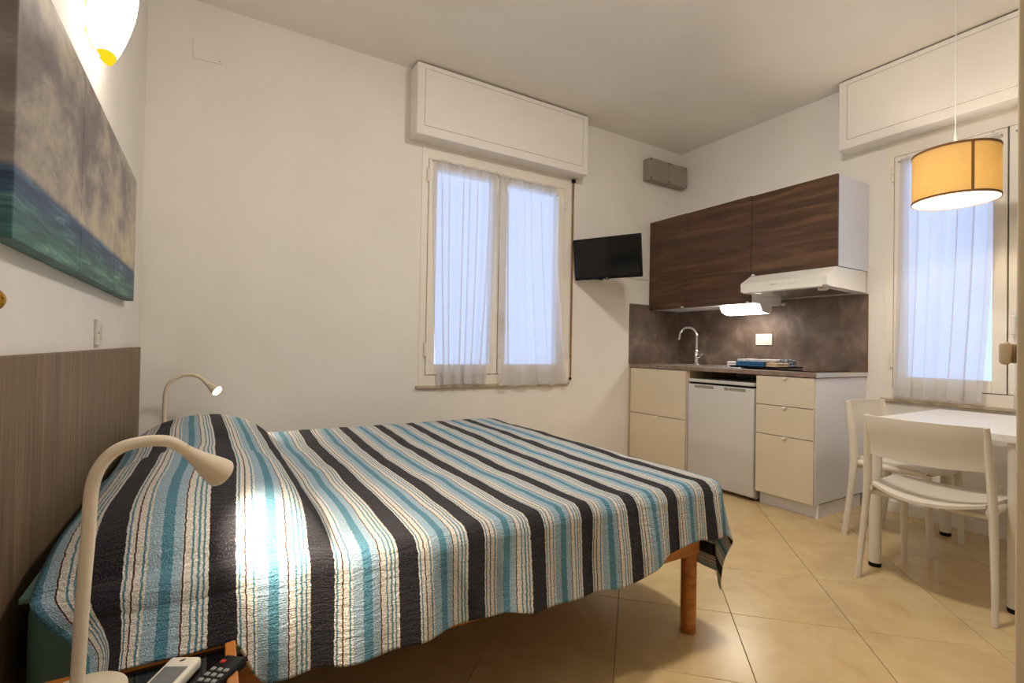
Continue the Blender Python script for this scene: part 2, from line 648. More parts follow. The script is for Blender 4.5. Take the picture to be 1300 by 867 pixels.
# ---------------------------------------------------------------- windows
def window(idx, U, base, curtain_specs, strap):
    """U(u, d, z) maps: u along the wall to the right seen from inside, d into the room, z up"""
    def bx(name, u0, u1, d0, d1_, z0, z1, mat, parent, bev=0.003):
        w = MB().box(0, 1, 0, 1, 0, 1)
        w.bm.free()
        w.bm = bmesh.new()
        w.box(u0, u1, d0, d1_, z0, z1, bev, 2)
        for v in w.bm.verts:
            v.co = U(v.co.x, v.co.y, v.co.z)
        return w.build(name, mat, parent)
    u0, u1, z0, z1 = base
    root = thing('window_%d' % idx, kind='structure')
    # fixed frame
    fw = 0.045
    w = MB()
    for a in ((u0, u0 + fw, -0.06, 0.006, z0, z1), (u1 - fw - 0.02, u1, -0.06, 0.006, z0, z1), (u0 + fw, u1 - fw - 0.02, -0.06, 0.006, z0, z0 + 0.070),
              (u0 + fw, u1 - fw - 0.02, -0.06, 0.006, z1 - 0.12, z1)):
        w.box(*a)
    for v in w.bm.verts:
        v.co = U(*v.co)
    w.build('window_frame', 'window_paint', root)
    s0, s1 = u0 + fw + 0.0035, u1 - fw - 0.0235
    mid = (s0 + s1) / 2 - 0.02
    zb, zt = z0 + 0.0735, z1 - 0.1235
    bx('gap_shade', s0 - 0.003, s0 + 0.012, -0.058, -0.047, zb, zt, 'dark_gap', root, 0)  # dark strips behind the sash gaps stand in for their shade
    bx('gap_shade', s1 - 0.012, s1 + 0.003, -0.058, -0.047, zb, zt, 'dark_gap', root, 0)
    bx('gap_shade', s0, s1, -0.058, -0.047, zb - 0.003, zb + 0.012, 'dark_gap', root, 0)
    bx('gap_shade', s0, s1, -0.058, -0.047, zt - 0.012, zt + 0.003, 'dark_gap', root, 0)
    bx('gap_shade', mid - 0.02, mid + 0.02, -0.058, -0.047, zb, zt, 'dark_gap', root, 0)
    for k, (a, b_) in enumerate(((s0, mid - 0.003), (mid + 0.003, s1))):
        sw = 0.062
        w = MB()
        for q in ((a, a + sw, -0.05, 0.012, zb, zt), (b_ - sw, b_, -0.05, 0.012, zb, zt), (a + sw, b_ - sw, -0.05, 0.012, zb, zb + 0.072),
                  (a + sw, b_ - sw, -0.05, 0.012, zt - 0.062, zt)):
            w.box(*q, 0.004, 2)
        for v in w.bm.verts:
            v.co = U(*v.co)
        sash = w.build('sash', 'window_paint', root)
        bx('pane', a + sw - 0.005, b_ - sw + 0.005, -0.026, -0.020, zb + 0.067, zt - 0.057, 'clear_glass', sash, 0)
        hx = a - 0.008 if k == 0 else b_ + 0.008
        for hz in (zb + 0.13, zt - 0.16):
            w = MB()
            w.cyl(U(hx, 0.014, hz), U(hx, 0.014, hz + 0.045), 0.009, 10)
            w.cyl(U(hx, 0.014, hz + 0.048), U(hx, 0.014, hz + 0.093), 0.009, 10)
            w.build('hinge', 'window_paint', sash, True)
    # lever handle on the second sash
    hz = (z0 + z1) / 2 - 0.36
    w = MB()
    w.box(mid + 0.016, mid + 0.044, 0.010, 0.022, hz - 0.03, hz + 0.045, 0.004)
    w.box(mid + 0.020, mid + 0.040, 0.020, 0.055, hz + 0.0, hz + 0.02, 0.004)
    w.box(mid + 0.020, mid + 0.042, 0.040, 0.056, hz - 0.085, hz + 0.022, 0.006)
    for v in w.bm.verts:
        v.co = U(*v.co)
    w.build('window_handle', 'plate_white', root)
    bx('window_sill', u0 - 0.02, u1 + 0.002, -WT + 0.02, 0.022, z0 - 0.022, z0, 'marble_sill', root, 0.004)
    # sheer curtains on thin rods, one per sash
    for spec in curtain_specs:
        (ta, tb), (ba, bb), zt_, zb_, nf, lab, seed = spec
        rng = random.Random(seed)
        ph = [rng.uniform(0, 6.28) for _ in range(6)]
        ct = thing('curtain', lab, 'curtain', group=None)
        def f(s, t):
            # s across, t downward
            e = smoothstep(0.0, 0.12, t)
            sw_ = s + 0.012 * sin(9 * s + ph[0]) * t
            a = ta + (tb - ta) * sw_
            b2 = ba + (bb - ba) * sw_
            u = a + (b2 - a) * (0.25 * t + 0.75 * t * t)
            big = 0.5 + 0.5 * sin(2 * pi * nf * s + ph[1] + 0.7 * sin(5 * s + ph[2]) + 0.35 * t)
            small = sin(2 * pi * nf * 3.3 * s + ph[3])
            amp = 0.55 + 0.45 * sin(3.1 * s * nf + ph[5])
            u += 0.020 * e * amp * sin(4 * pi * nf * s + ph[3])
            d = 0.024 + 0.040 * big * (0.25 + 0.75 * e) + 0.003 * small * (1 - 0.7 * e)
            z = zt_ + (zb_ - zt_) * t + 0.006 * t * sin(2 * pi * nf * s + ph[4])
            return U(u, d, z)
        w = MB().grid(f, 96, 40)
        w.build('curtain_panel', 'sheer_cloth', ct, True, 0, False)
        # ruffled rod pocket and hem are double cloth
        w = MB().grid(lambda s, t: f(s, t * 0.030) + (U(0, 0.003, 0) - U(0, 0, 0)), 96, 3)
        w.build('rod_pocket', 'sheer_cloth', ct, True, 0, False)
        w = MB().grid(lambda s, t: f(s, 0.955 + t * 0.045) + (U(0, 0.003, 0) - U(0, 0, 0)), 96, 3)
        w.build('hem', 'sheer_cloth', ct, True, 0, False)
        zr = zt_ - 0.012
        w = MB().cyl(U(ta - 0.012, 0.040, zr), U(tb + 0.012, 0.040, zr), 0.004, 8)
        for uu in (ta - 0.008, tb + 0.008):
            w.cyl(U(uu, 0.044, zr), U(uu, -0.002, zr), 0.005, 8)
        w.build('curtain_rod', 'plate_white', ct, True)
    if strap:
        us = u1 + 0.016
        root2 = thing('shutter_strap', 'narrow brown shutter strap hanging beside the window near the television', 'strap')
        w = MB().box(us - 0.008, us + 0.008, 0.012, 0.015, z0 + 0.03, 2.405)
        w2 = MB()
        w2.box(us - 0.012, us + 0.014, 0.002, 0.028, 2.392, 2.42, 0.003)
        w3 = MB()
        w3.box(us - 0.016, us + 0.016, 0.0, 0.012, z0 + 0.018, z0 + 0.20, 0.003)
        w4 = MB()
        w4.box(us - 0.014, us + 0.008, 0.010, 0.020, z0 + 0.018, z0 + 0.036, 0.002)
        for q, nm, mt in ((w, 'strap_band', 'strap_brown'), (w2, 'pulley', 'black_plastic'), (w3, 'cover_plate', 'window_paint'), (w4, 'clip', 'black_plastic')):
            for v in q.bm.verts:
                v.co = U(*v.co)
            q.build(nm, mt, root2)
    return root


Uback = lambda u, d, z: Vector((u, YB - d, z))
Uright = lambda u, d, z: Vector((XR - d, 1.54 - u, z))
window(1, Uback, (BW0, BW1, BZ0, 2.450),
       [((1.292, 1.790), (1.345, 1.705), 2.330, 0.762, 4.5, 'sheer white curtain gathered narrow at its hem on the hinged sash beside the blank wall', 3),
        ((1.815, 2.322), (1.832, 2.470), 2.322, 0.742, 3.5, 'sheer white curtain flaring wider at its hem on the sash next to the television', 8)], True)
window(2, Uright, (0.0, 1.25, RZ0, 2.450),
       [((0.085, 0.560), (0.060, 0.500), 2.300, 0.755, 3.5, 'sheer white curtain over the glass behind the dining table and pendant lamp', 5),
        ((0.640, 1.120), (0.625, 1.150), 2.300, 0.742, 4.0, 'sheer white curtain on the sash beside the cream door leaf', 11)], False)


def shutter_box(name, label, U, u0, u1, d, z0, z1):
    root = thing(name, label, 'shutter box')
    w = MB().box(u0, u1, -0.004, d, z0, z1, 0.006)
    for v in w.bm.verts:
        v.co = U(*v.co)
    w.build('casing', 'shutter_paint', root)
    w = MB().box(u0 + 0.055, u1 - 0.055, d - 0.002, d + 0.0025, z0 + 0.062, z1 - 0.035, 0.002, 1)
    for v in w.bm.verts:
        v.co = U(*v.co)
    w.build('access_panel', 'shutter_paint', root)
    w = MB()
    e0, e1, f0, f1, t = u0 + 0.0525, u1 - 0.0525, z0 + 0.0595, z1 - 0.0325, 0.0025
    for q in ((e0, e1, d - 0.001, d + 0.0006, f0, f0 + t), (e0, e1, d - 0.001, d + 0.0006, f1 - t, f1), (e0, e0 + t, d - 0.001, d + 0.0006, f0, f1), (e1 - t, e1, d - 0.001, d + 0.0006, f0, f1)):
        w.box(*q)
    for v in w.bm.verts:
        v.co = U(*v.co)
    w.build('panel_joint', 'grey_plastic', root)


shutter_box('shutter_box', 'white roller shutter box above the window beside the television', Uback, 1.117, 2.560, 0.14, 2.428, 2.902)
shutter_box('shutter_box', 'white roller shutter box behind the pendant lamp, above the dining table window', Uright, -0.235, 1.42, 0.14, 2.432, 2.905)

# ---------------------------------------------------------------- door leaf at the right edge of the view
dr = thing('door_1', loc=(1.112, 0.264, 0), rz=atan2(0.2643, 1.1094), kind='structure')
MB().box(0.0, 0.80, -0.042, 0.0, 0.008, 2.1, 0.003).build('door_leaf', 'door_cream', dr)
MB().box(0.030, 0.150, 0.006, 0.0215, 1.016, 1.055, 0.007, 3).build('door_handle', 'door_cream', dr, True)
MB().box(0.100, 0.142, -0.001, 0.008, 1.018, 1.053, 0.003).build('handle_plate', 'door_cream', dr)
MB().box(-0.001, 0.0015, -0.030, -0.012, 0.98, 1.09).build('latch_plate', 'steel', dr)
w = MB()
for hz in (0.25, 1.85):
    w.cyl((0.806, -0.02, hz), (0.806, -0.02, hz + 0.09), 0.008, 10)
w.build('hinge', 'steel', dr, True)

# ---------------------------------------------------------------- bed
BX0, BX1, BY0, BY1 = -0.285, 1.546, 1.200, 2.838
bed = thing('bed_frame', 'honey-coloured wooden bed frame with round legs under the striped coverlet', 'bed')
MB().box(BX0, BX1, BY0, BY0 + 0.025, 0.287, 0.345, 0.006).build('side_rail', 'bed_wood', bed)
MB().box(BX0, BX1, BY1 - 0.025, BY1, 0.287, 0.345, 0.006).build('side_rail', 'bed_wood', bed)
MB().box(BX1 - 0.025, BX1, BY0 + 0.025, BY1 - 0.025, 0.287, 0.345, 0.006).build('foot_rail', 'bed_wood', bed)
MB().box(BX0, BX0 + 0.025, BY0 + 0.025, BY1 - 0.025, 0.287, 0.345, 0.006).build('head_rail', 'bed_wood', bed)
for lx, ly in ((BX1 - 0.026, BY0 + 0.028), (BX1 - 0.026, BY1 - 0.032), (BX0 + 0.05, BY0 + 0.028), (BX0 + 0.05, BY1 - 0.032)):
    MB().lathe([(0.0, 0.0), (0.024, 0.0), (0.028, 0.005), (0.028, 0.326), (0.026, 0.329), (0.0, 0.329)], lx, ly, 24).build('leg', 'bed_wood', bed, True)
nsl = 14
for k in range(nsl):
    x = BX0 + 0.11 + k * (BX1 - BX0 - 0.22) / (nsl - 1)
    MB().box(x - 0.035, x + 0.035, BY0 + 0.026, BY1 - 0.026, 0.330, 0.3455, 0.003, 1).build('slat', 'bed_wood', bed)

ZM = 0.553          # mattress top
mt = thing('mattress', 'thick double mattress in a pale green fitted sheet on the wooden bed frame', 'mattress')
MB().box(BX0 + 0.005, BX1 - 0.005, BY0 + 0.012, BY1 - 0.012, 0.3465, ZM, 0.035, 4).build('fitted_sheet', 'green_cotton', mt, True)

PILL = [(-0.035, 1.615, 0.250, 0.405), (-0.035, 2.430, 0.250, 0.400)]


def pillow_h(x, y, p, hgt=0.122):
    cx, cy, hx, hy = p
    a = abs((x - cx) / hx)
    b_ = abs((y - cy) / hy)
    if a >= 1 or b_ >= 1:
        return 0.0
    fx = (1 - a ** 2.2) ** 0.75
    fy = (1 - b_ ** 4.0) ** 0.6
    return hgt * fx * fy


def bed_top(x, y):
    """height of the made bed's surface above the floor"""
    h = 0.0
    for p in PILL:
        q = (p[0] + 0.012, p[1], p[2] + 0.025, p[3] + 0.035)
        h = max(h, pillow_h(x, y, q, 0.138))
    # cloth bridges the dip between the two pillows
    cx, hx = PILL[0][0] + 0.012, PILL[0][2] + 0.025
    a = abs((x - cx) / hx)
    if a < 1 and 1.5 < y < 2.6:
        h = max(h, 0.116 * (1 - a ** 2.2) ** 0.75)
    return ZM + 0.012 + h


for k, p in enumerate(PILL):
    lab = ['pale green pillow under the coverlet beside the near bedside lamp', 'pale green pillow under the coverlet on the far side of the bed'][k]
    pl = thing('pillow', lab, 'pillow', group=None)
    nu, nv = 28, 40
    def pf(s, t, sign):
        cx, cy, hx, hy = p
        x = cx - hx + 2 * hx * (0.5 - 0.5 * cos(pi * s))
        y = cy - hy + 2 * hy * (0.5 - 0.5 * cos(pi * t))
        h = pillow_h(x, y, p)
        z = ZM + 0.035 + (h - 0.035) if sign > 0 else ZM + 0.002 + 0.0
        if sign > 0:
            z = max(ZM + 0.012, ZM + h)
        return Vector((x, y, z))
    w = MB()
    w.grid(lambda s, t: pf(s, t, 1), nu, nv)
    w.grid(lambda s, t: pf(s, t, -1), nu, nv)
    bmesh.ops.remove_doubles(w.bm, verts=w.bm.verts[:], dist=0.0001)
    eb = [e for e in w.bm.edges if e.is_boundary]
    bmesh.ops.bridge_loops(w.bm, edges=eb)
    w.build('pillowcase', 'green_cotton', pl, True, 0, False)

# coverlet: flat cloth coordinates (a along the bed, c across) folded over the edges
CA0, CA1 = -0.262, 1.558
CY0, CY1 = 1.178, 2.852
FOOT, FAR = 0.385, 0.24
RR = 0.045


def near_drop(x):
    d = 0.163 + (0.254 - 0.163) * smoothstep(0.045, 0.105, x)
    d += 0.022 * smoothstep(0.45, 0.95, x) + 0.005 * sin(9 * x) * smoothstep(0.05, 0.3, x)
    return d - 0.068 * smoothstep(1.08, 1.42, x)


def hang(s, flare):
    """outward and downward travel after s metres of cloth over a rounded edge"""
    q = RR * pi / 2
    if s < q:
        return RR * sin(s / RR), RR * (1 - cos(s / RR))
    e = s - q
    return RR + flare * e, RR + e * sqrt(max(0.0, 1 - flare * flare))


NA, NC = 190, 190


def coverlet_point(i, j):
    a = CA0 + (CA1 + FOOT - CA0) * i / NA
    W_ = CY1 - CY0
    xa = min(a, CA1)
    dn = near_drop(xa)
    c0 = -dn
    t = j / NC
    # a quarter of the rows hang on the near side
    nj, fj = 0.26, 0.10
    if t < nj:
        c = c0 * (1 - t / nj)
    elif t < 1 - fj:
        c = W_ * (t - nj) / (1 - fj - nj)
    else:
        c = W_ + FAR * (t - 1 + fj) / fj
    yb = CY0 + max(0.0, min(W_, c))
    z = bed_top(xa, yb)
    z += 0.004 * noise.noise(Vector((xa * 6, yb * 6, 1.3))) + 0.003 * noise.noise(Vector((xa * 17, yb * 9, 4.1)))
    x, y = xa, yb
    da = max(0.0, a - CA1)
    db = -c if c < 0 else (c - W_ if c > W_ else 0.0)
    side = -1 if c < 0 else 1
    if da > 0 or db > 0:
        R = hypot(da, db)
        ph = atan2(da, db)
        fold = 0.0
        if db > 0 and da == 0:
            ww = smoothstep(0, 0.22, db)
            fold = ww * (0.010 * sin(xa * 17 + 0.8) + 0.006 * sin(xa * 41 + 2) + 0.010 * sin(xa * 6.3))
            if side < 0:
                # cloth swings outward onto the bedside table near the headboard
                fold *= smoothstep(0.0, 0.12, xa)
                # and its headboard edge is drawn back as it falls
                x += 0.085 * smoothstep(-0.10, CA0, xa) * smoothstep(0.0, 0.14, db)
        if da > 0:
            R *= 0.98
            fold = smoothstep(0.05, 0.3, R) * (0.030 * sin(4 * ph) * (1 if db > 0 else 0) + 0.012 * sin(yb * 14) * (1 if db == 0 else 0.3))
        out, dn_ = hang(R, 0.10 + (0.56 * smoothstep(0.10, 0.04, xa) if side < 0 and da == 0 else 0.0))
        out += fold
        x += sin(ph) * out
        y += side * cos(ph) * out
        z -= dn_
    # gentle horizontal drift of the cloth so the stripes are not ruler-straight
    u = a - 0.216 + PERIOD * 0.1275
    u += 0.050 * (-(y - 1.2) / 1.6) * smoothstep(0.1, 0.6, xa)
    u += 0.012 * sin(2.6 * yb + 3 * xa) + 0.008 * noise.noise(Vector((xa * 3, yb * 3.5, 7.7)))
    return Vector((x, y, z)), (u, c)


bm = bmesh.new()
uvl = bm.loops.layers.uv.new('UVMap')
rows, uvs = [], {}
for i in range(NA + 1):
    r = []
    for j in range(NC + 1):
        p, q = coverlet_point(i, j)
        vtx = bm.verts.new(p)
        uvs[vtx] = q
        r.append(vtx)
    rows.append(r)
for i in range(NA):
    for j in range(NC):
        fc = bm.faces.new((rows[i][j], rows[i + 1][j], rows[i + 1][j + 1], rows[i][j + 1]))
        for l in fc.loops:
            l[uvl].uv = uvs[l.vert]
w = MB()
w.bm.free()
w.bm = bm
cov = w.build('coverlet', 'striped_cotton', None, True, 0.005, False)
tag(cov, 'striped navy, teal, pale blue and cream cotton coverlet spread over the bed', 'coverlet')

# headboard panel on the wall
hb = MB().box(XL + 0.001, XL + 0.022, 0.93, 3.112, 0.04, 0.998, 0.002, 1).build('headboard', 'headboard_oak')
tag(hb, 'dark taupe wood-grain headboard panel fixed to the wall behind the bed', 'headboard')


# ---------------------------------------------------------------- bedside tables
def bedside(label, x0, x1, y0, y1, zt):
    r = thing('bedside_table', label, 'bedside table')
    t = 0.018
    MB().box(x0, x1, y1 - t, y1, zt - 0.03, zt, 0.003).build('rail', 'table_wood', r)
    MB().box(x0, x1, y0, y0 + t, zt - 0.03, zt, 0.003).build('rail', 'table_wood', r)
    MB().box(x0, x0 + t, y0 + t, y1 - t, zt - 0.03, zt, 0.003).build('rail', 'table_wood', r)
    MB().box(x1 - t, x1, y0 + t, y1 - t, zt - 0.03, zt, 0.003).build('rail', 'table_wood', r)
    MB().box(x0 + t, x1 - t, y0 + t, y1 - t, zt - 0.018, zt - 0.010, 0).build('glass_top', 'black_glass', r)
    for lx in (x0, x1 - 0.026):
        for ly in (y0, y1 - 0.026):
            MB().box(lx, lx + 0.026, ly, ly + 0.026, 0.0, zt - 0.03, 0.003).build('leg', 'table_wood', r)
    MB().box(x0 + 0.004, x1 - 0.004, y0 + 0.004, y1 - 0.004, 0.14, 0.155, 0.003).build('shelf', 'table_wood', r)
    return r


ZN = 0.469
bedside('small wooden bedside table with dark glass top holding two remote controls', -0.302, 0.050, 0.735, 1.092, ZN)
bedside('small wooden bedside table squeezed between the bed and the window wall', -0.302, 0.050, 2.945, 3.235, ZN)


def reading_lamp(label, zb, base, path, rim_c, axis, energy, wide=70):
    r = thing('reading_lamp', label, 'lamp')
    bx_, by_ = base
    MB().lathe([(0.0, zb), (0.058, zb), (0.061, zb + 0.004), (0.060, zb + 0.011), (0.050, zb + 0.016), (0.012, zb + 0.019), (0.0, zb + 0.020)], bx_, by_, 36).build('base', 'lamp_white', r, True)
    # smooth the path with Catmull-Rom
    P = [Vector(p) for p in path]
    pts = []
    for k in range(len(P) - 1):
        p0, p1, p2, p3 = P[max(k - 1, 0)], P[k], P[k + 1], P[min(k + 2, len(P) - 1)]
        for s in range(8):
            t = s / 8
            pts.append(0.5 * ((2 * p1) + (p2 - p0) * t + (2 * p0 - 5 * p1 + 4 * p2 - p3) * t * t + (3 * p1 - p0 - 3 * p2 + p3) * t ** 3))
    pts.append(P[-1])
    MB().tube(pts, 0.0096, 12).build('gooseneck', 'lamp_white', r, True)
    ax = Vector(axis).normalized()
    c = Vector(rim_c)
    q = ax.to_track_quat('Z', 'Y').to_matrix()
    prof = [(0.0100, -0.092), (0.0108, -0.080), (0.0150, -0.056), (0.0200, -0.036), (0.0245, -0.016), (0.0265, -0.002), (0.0255, 0.0), (0.0240, -0.004), (0.018, -0.030)]
    n = 28
    w = MB()
    w.hull([[c + q @ Vector((rr * cos(2 * pi * k / n), rr * sin(2 * pi * k / n), zz)) for k in range(n)] for rr, zz in prof], False)
    w.build('lamp_head', 'lamp_white', r, True)
    w = MB()
    w.hull([[c + q @ Vector((rr * cos(2 * pi * k / n), rr * sin(2 * pi * k / n), zz)) for k in range(n)] for rr, zz in ((0.019, -0.010), (0.0225, -0.008))])
    w.build('led_lens', 'reading_lens', r, True)
    ld = bpy.data.lights.new('reading_light', 'SPOT')
    ld.energy = energy
    ld.color = (1.0, 0.84, 0.66)
    ld.spot_size = radians(wide)
    ld.spot_blend = 0.7
    ld.shadow_soft_size = 0.015
    lo = bpy.data.objects.new('reading_light', ld)
    COL.objects.link(lo)
    lo.location = c + ax * 0.004
    lo.rotation_euler = (-ax).to_track_quat('Z', 'Y').to_euler()
    lo.parent = r
    return r


YN = 1.020
ZS = ZN - 0.010
nb = at(98, 858, 1, YN)
path = [(nb.x, YN, ZS + 0.012)] + [tuple(at(px, py, 1, yy)) for px, py, yy in ((105, 760, YN), (112, 680, YN), (116, 625, YN), (126, 594, YN), (148, 571, YN + .003), (180, 561, YN + .008),
                                                                            (212, 560, YN + .015), (232, 569, YN + .025), (250, 581, YN + .035))]
nh = at(281, 601, 1, YN + .062)
reading_lamp('cream gooseneck reading lamp on the glass-topped bedside table with the remotes', ZS, (nb.x + 0.004, YN), path, nh, (nh - Vector(path[-1])).normalized() + Vector((0.12, 0.10, -0.12)), 22.0, 86)
YN2 = 3.06
fb = at(208, 545, 1, YN2)
path = [(fb.x - 0.004, YN2, ZS + 0.012)] + [tuple(at(px, py, 1, yy)) for px, py, yy in ((208, 540, YN2), (210, 500, YN2), (217, 485, YN2), (231, 477, YN2), (246, 476, YN2 - .01), (257, 481, YN2 - .02), (264, 488, YN2 - .03))]
fh = at(276, 496.5, 1, YN2 - .055)
reading_lamp('lit gooseneck reading lamp rising behind the far pillow against the wall', ZS, (fb.x, YN2), path, fh, (0.55, -0.50, -0.45), 10.0, 100)


# ---------------------------------------------------------------- remote controls
def remote(label, c, ang, L, Wd, H, body, kind):
    r = thing('remote_control', label, 'remote control', loc=(c[0], c[1], ZS), rz=ang)
    MB().box(-L / 2, L / 2, -Wd / 2, Wd / 2, 0, H, 0.006, 3).build('body', body, r, True)
    if kind == 'ac':
        MB().box(-0.005, 0.048, -Wd / 2 + 0.007, Wd / 2 - 0.007, H - 0.002, H + 0.0008, 0.002).build('display', 'lcd_grey', r)
        MB().prism([(0.060, 0.003), (0.066, -0.004), (0.064, 0.0), (0.070, -0.003), (0.063, 0.005), (0.0645, 0.001)], 2, H - 0.001, H + 0.0006).build('logo_mark', 'black_plastic', r)
        for k in range(4):
            MB().box(-0.055 + k * 0.011, -0.048 + k * 0.011, -0.012, 0.012, H - 0.001, H + 0.0015, 0.001, 1).build('button', 'button_grey', r)
    else:
        MB().box(L / 2 - 0.026, L / 2 - 0.018, Wd / 2 - 0.015, Wd / 2 - 0.007, H - 0.001, H + 0.002, 0.001, 1).build('power_button', 'button_red', r)
        for a in range(7):
            for k in range(3):
                x = L / 2 - 0.042 - a * 0.014
                y = (k - 1) * 0.012
                MB().box(x - 0.004, x + 0.004, y - 0.004, y + 0.004, H - 0.001, H + 0.0018, 0.001, 1).build('button', 'button_grey', r)
    return r


remote('white remote control with grey display on the dark glass bedside table', (-0.062, 0.972), radians(62), 0.155, 0.052, 0.020, 'remote_white', 'ac')
remote('black remote control with red power button on the dark glass bedside table', (-0.003, 0.942), radians(50), 0.165, 0.042, 0.018, 'black_plastic', 'tv')

# ---------------------------------------------------------------- left wall: picture, sconce, switch, brass knob
PY0, PY1, PZ0, PZ1 = 1.160, 2.685, 1.200, 1.722
pic = thing('painting', 'triptych painting of a green sea under a cloudy sky above the headboard', 'painting', loc=(XL + 0.001, PY0, PZ0))
seams = [0.0, 0.505, 1.010, PY1 - PY0]
for k in range(3):
    MB().box(0.0, 0.034, seams[k] + 0.0010, seams[k + 1] - 0.0010, 0.0, PZ1 - PZ0, 0.0025, 2).build('canvas_panel', 'seascape', pic)

sc = thing('wall_sconce', 'glowing shell-shaped glass wall light with amber tip above the painting', 'wall lamp')
SY, SZ = 1.875, 1.842
def sconce_pt(u, v):
    # u: 0 tip .. 1 rim ; v: 0..1 half turn from wall to wall
    ang = pi * v * (1 + 0.9 * max(0, 1 - 1.6 * u)) - pi / 2 * (1 + 0.9 * max(0, 1 - 1.6 * u))
    rr = (sin(pi * 0.5 * u)) ** 0.85
    return Vector((XL + 0.004 + 0.048 * (1 - u) + (0.048 * u + 0.062) * rr * cos(ang), SY + 0.120 * rr * sin(ang) - 0.006 * (1 - u), SZ + 0.24 * u ** 1.2))
w = MB().grid(lambda s, t: sconce_pt(0.16 + 0.84 * s, t), 22, 28)
w.build('glass_shell', 'sconce_glass', sc, True, 0.004, False)
w = MB().grid(lambda s, t: sconce_pt(0.001 + 0.17 * s, t), 6, 28)
w.build('amber_tip', 'sconce_tip', sc, True, 0.005, False)
MB().box(XL, XL + 0.02, SY - 0.05, SY + 0.05, SZ + 0.06, SZ + 0.20, 0.004).build('wall_plate', 'brass', sc)

sw = thing('light_switch', 'white switch plate on the wall just above the headboard', 'switch')
MB().box(XL, XL + 0.010, 2.085, 2.165, 1.012, 1.098, 0.003).build('plate', 'plate_white', sw)
MB().box(XL + 0.008, XL + 0.014, 2.122, 2.152, 1.030, 1.080, 0.002).build('rocker', 'plate_white', sw)
MB().box(XL + 0.009, XL + 0.0112, 2.094, 2.100, 1.05, 1.056).build('screw', 'black_plastic', sw)

kn = thing('brass_knob', 'round brass knob on the wall below the painting', 'knob')
MB().tube([(XL, 1.112, 1.092), (XL + 0.012, 1.112, 1.092)], 0.012, 16).build('stem', 'brass', kn, True)
w = MB()
bmesh.ops.create_uvsphere(w.bm, u_segments=24, v_segments=14, radius=0.019, matrix=Matrix.Translation((XL + 0.024, 1.112, 1.092)))
w.build('ball', 'brass', kn, True)

# ---------------------------------------------------------------- back wall: painted cover plate, junction boxes, conduit, television
cp = thing('cover_plate', 'flat painted-over cover plate high on the blank wall', 'cover plate')
MB().box(-0.125, 0.012, YB - 0.006, YB, 2.594, 2.715, 0.001, 1).build('plate', 'wall_paint', cp)
MB().cyl((0.0, YB - 0.006, 2.607), (0.0, YB - 0.0075, 2.607), 0.003, 8).build('screw', 'black_plastic', cp)

for k, (x0, x1) in enumerate(((3.318, 3.563), (3.567, 3.806))):
    jb = thing('junction_box', ['grey plastic junction box high on the wall, the one towards the window', 'grey plastic junction box high in the corner above the wall cupboards'][k], 'junction box')
    MB().box(x0, x1, YB - 0.055, YB, 2.562, 2.757, 0.004).build('body', 'grey_plastic', jb)
    MB().box(x0, x1, YB - 0.088, YB - 0.0565, 2.562, 2.757, 0.006).build('lid', 'grey_plastic', jb)
    for sx in (x0 + 0.014, x1 - 0.014):
        for sz in (2.576, 2.743):
            MB().cyl((sx, YB - 0.086, sz), (sx, YB - 0.0905, sz), 0.006, 10).build('screw', 'black_plastic', jb)
cd = MB().box(2.72, 3.40, YB - 0.014, YB, 1.668, 1.688, 0.003).build('cable_conduit', 'wall_paint')
tag(cd, 'thin painted cable conduit running from the television to the wall cupboards', 'conduit')

TVW, TVH = 0.56, 0.328
hd, tlt = 0.4605, 0.1732
axv = Vector((sin(hd), -cos(hd), 0))
nv = Vector((-cos(hd), -sin(hd), 0))
upv = Vector((0, 0, 1)) * cos(tlt) + nv * sin(tlt)
nrm = nv * cos(tlt) - Vector((0, 0, 1)) * sin(tlt)
tvc = Vector((2.6418, 2.9587, 1.7491))
tv = thing('television', 'black flat screen television on a wall arm beside the window', 'television')
TM = Matrix((axv, upv, nrm)).transposed().to_4x4()
TM.translation = tvc
def tvbuild(w, name, mat, smooth=False):
    bmesh.ops.transform(w.bm, matrix=TM, verts=w.bm.verts[:])
    return w.build(name, mat, tv, smooth)
tvbuild(MB().box(-TVW / 2, TVW / 2, -TVH / 2, TVH / 2, -0.026, 0.0, 0.006, 3), 'casing', 'black_plastic', True)
tvbuild(MB().box(-TVW / 2 + 0.014, TVW / 2 - 0.014, -TVH / 2 + 0.020, TVH / 2 - 0.014, -0.002, 0.0012), 'screen', 'black_screen')
tvbuild(MB().box(-0.018, 0.012, -TVH / 2 - 0.005, -TVH / 2 + 0.012, -0.014, 0.003, 0.003), 'sensor_bump', 'black_plastic')
tvbuild(MB().box(-0.010, 0.004, -TVH / 2 + 0.004, -TVH / 2 + 0.009, 0.000, 0.0036, 0.0), 'logo_mark', 'button_grey')
tvbuild(MB().box(-0.15, 0.15, -0.10, 0.08, -0.055, -0.024, 0.008), 'back_cover', 'black_plastic')
bk = tvc - nrm * 0.055
w = MB()
w.tube([bk, (2.80, 3.10, 1.72), (2.80, YB - 0.01, 1.72)], 0.016, 12)
w.box(2.75, 2.85, YB - 0.014, YB, 1.62, 1.80, 0.003)
w.build('wall_arm', 'black_plastic', tv)

# ---------------------------------------------------------------- kitchen
KF = 3.180          # plane of the base fronts
KE = 1.643          # end of the kitchen by the table
ZW0, ZW1 = 0.876, 0.905


def tab_handle(parent, x, y, z):
    """small half-round edge pull under the top edge of a front"""
    w = MB()
    n = 10
    poly = [(y - 0.016, z + 0.002), (y + 0.016, z + 0.002)] + [(y + 0.016 * cos(pi * k / n), z - 0.011 * sin(pi * k / n)) for k in range(1, n)]
    w.prism(poly, 0, x - 0.012, x + 0.004)
    return w.build('tab_handle', 'hood_white', parent)


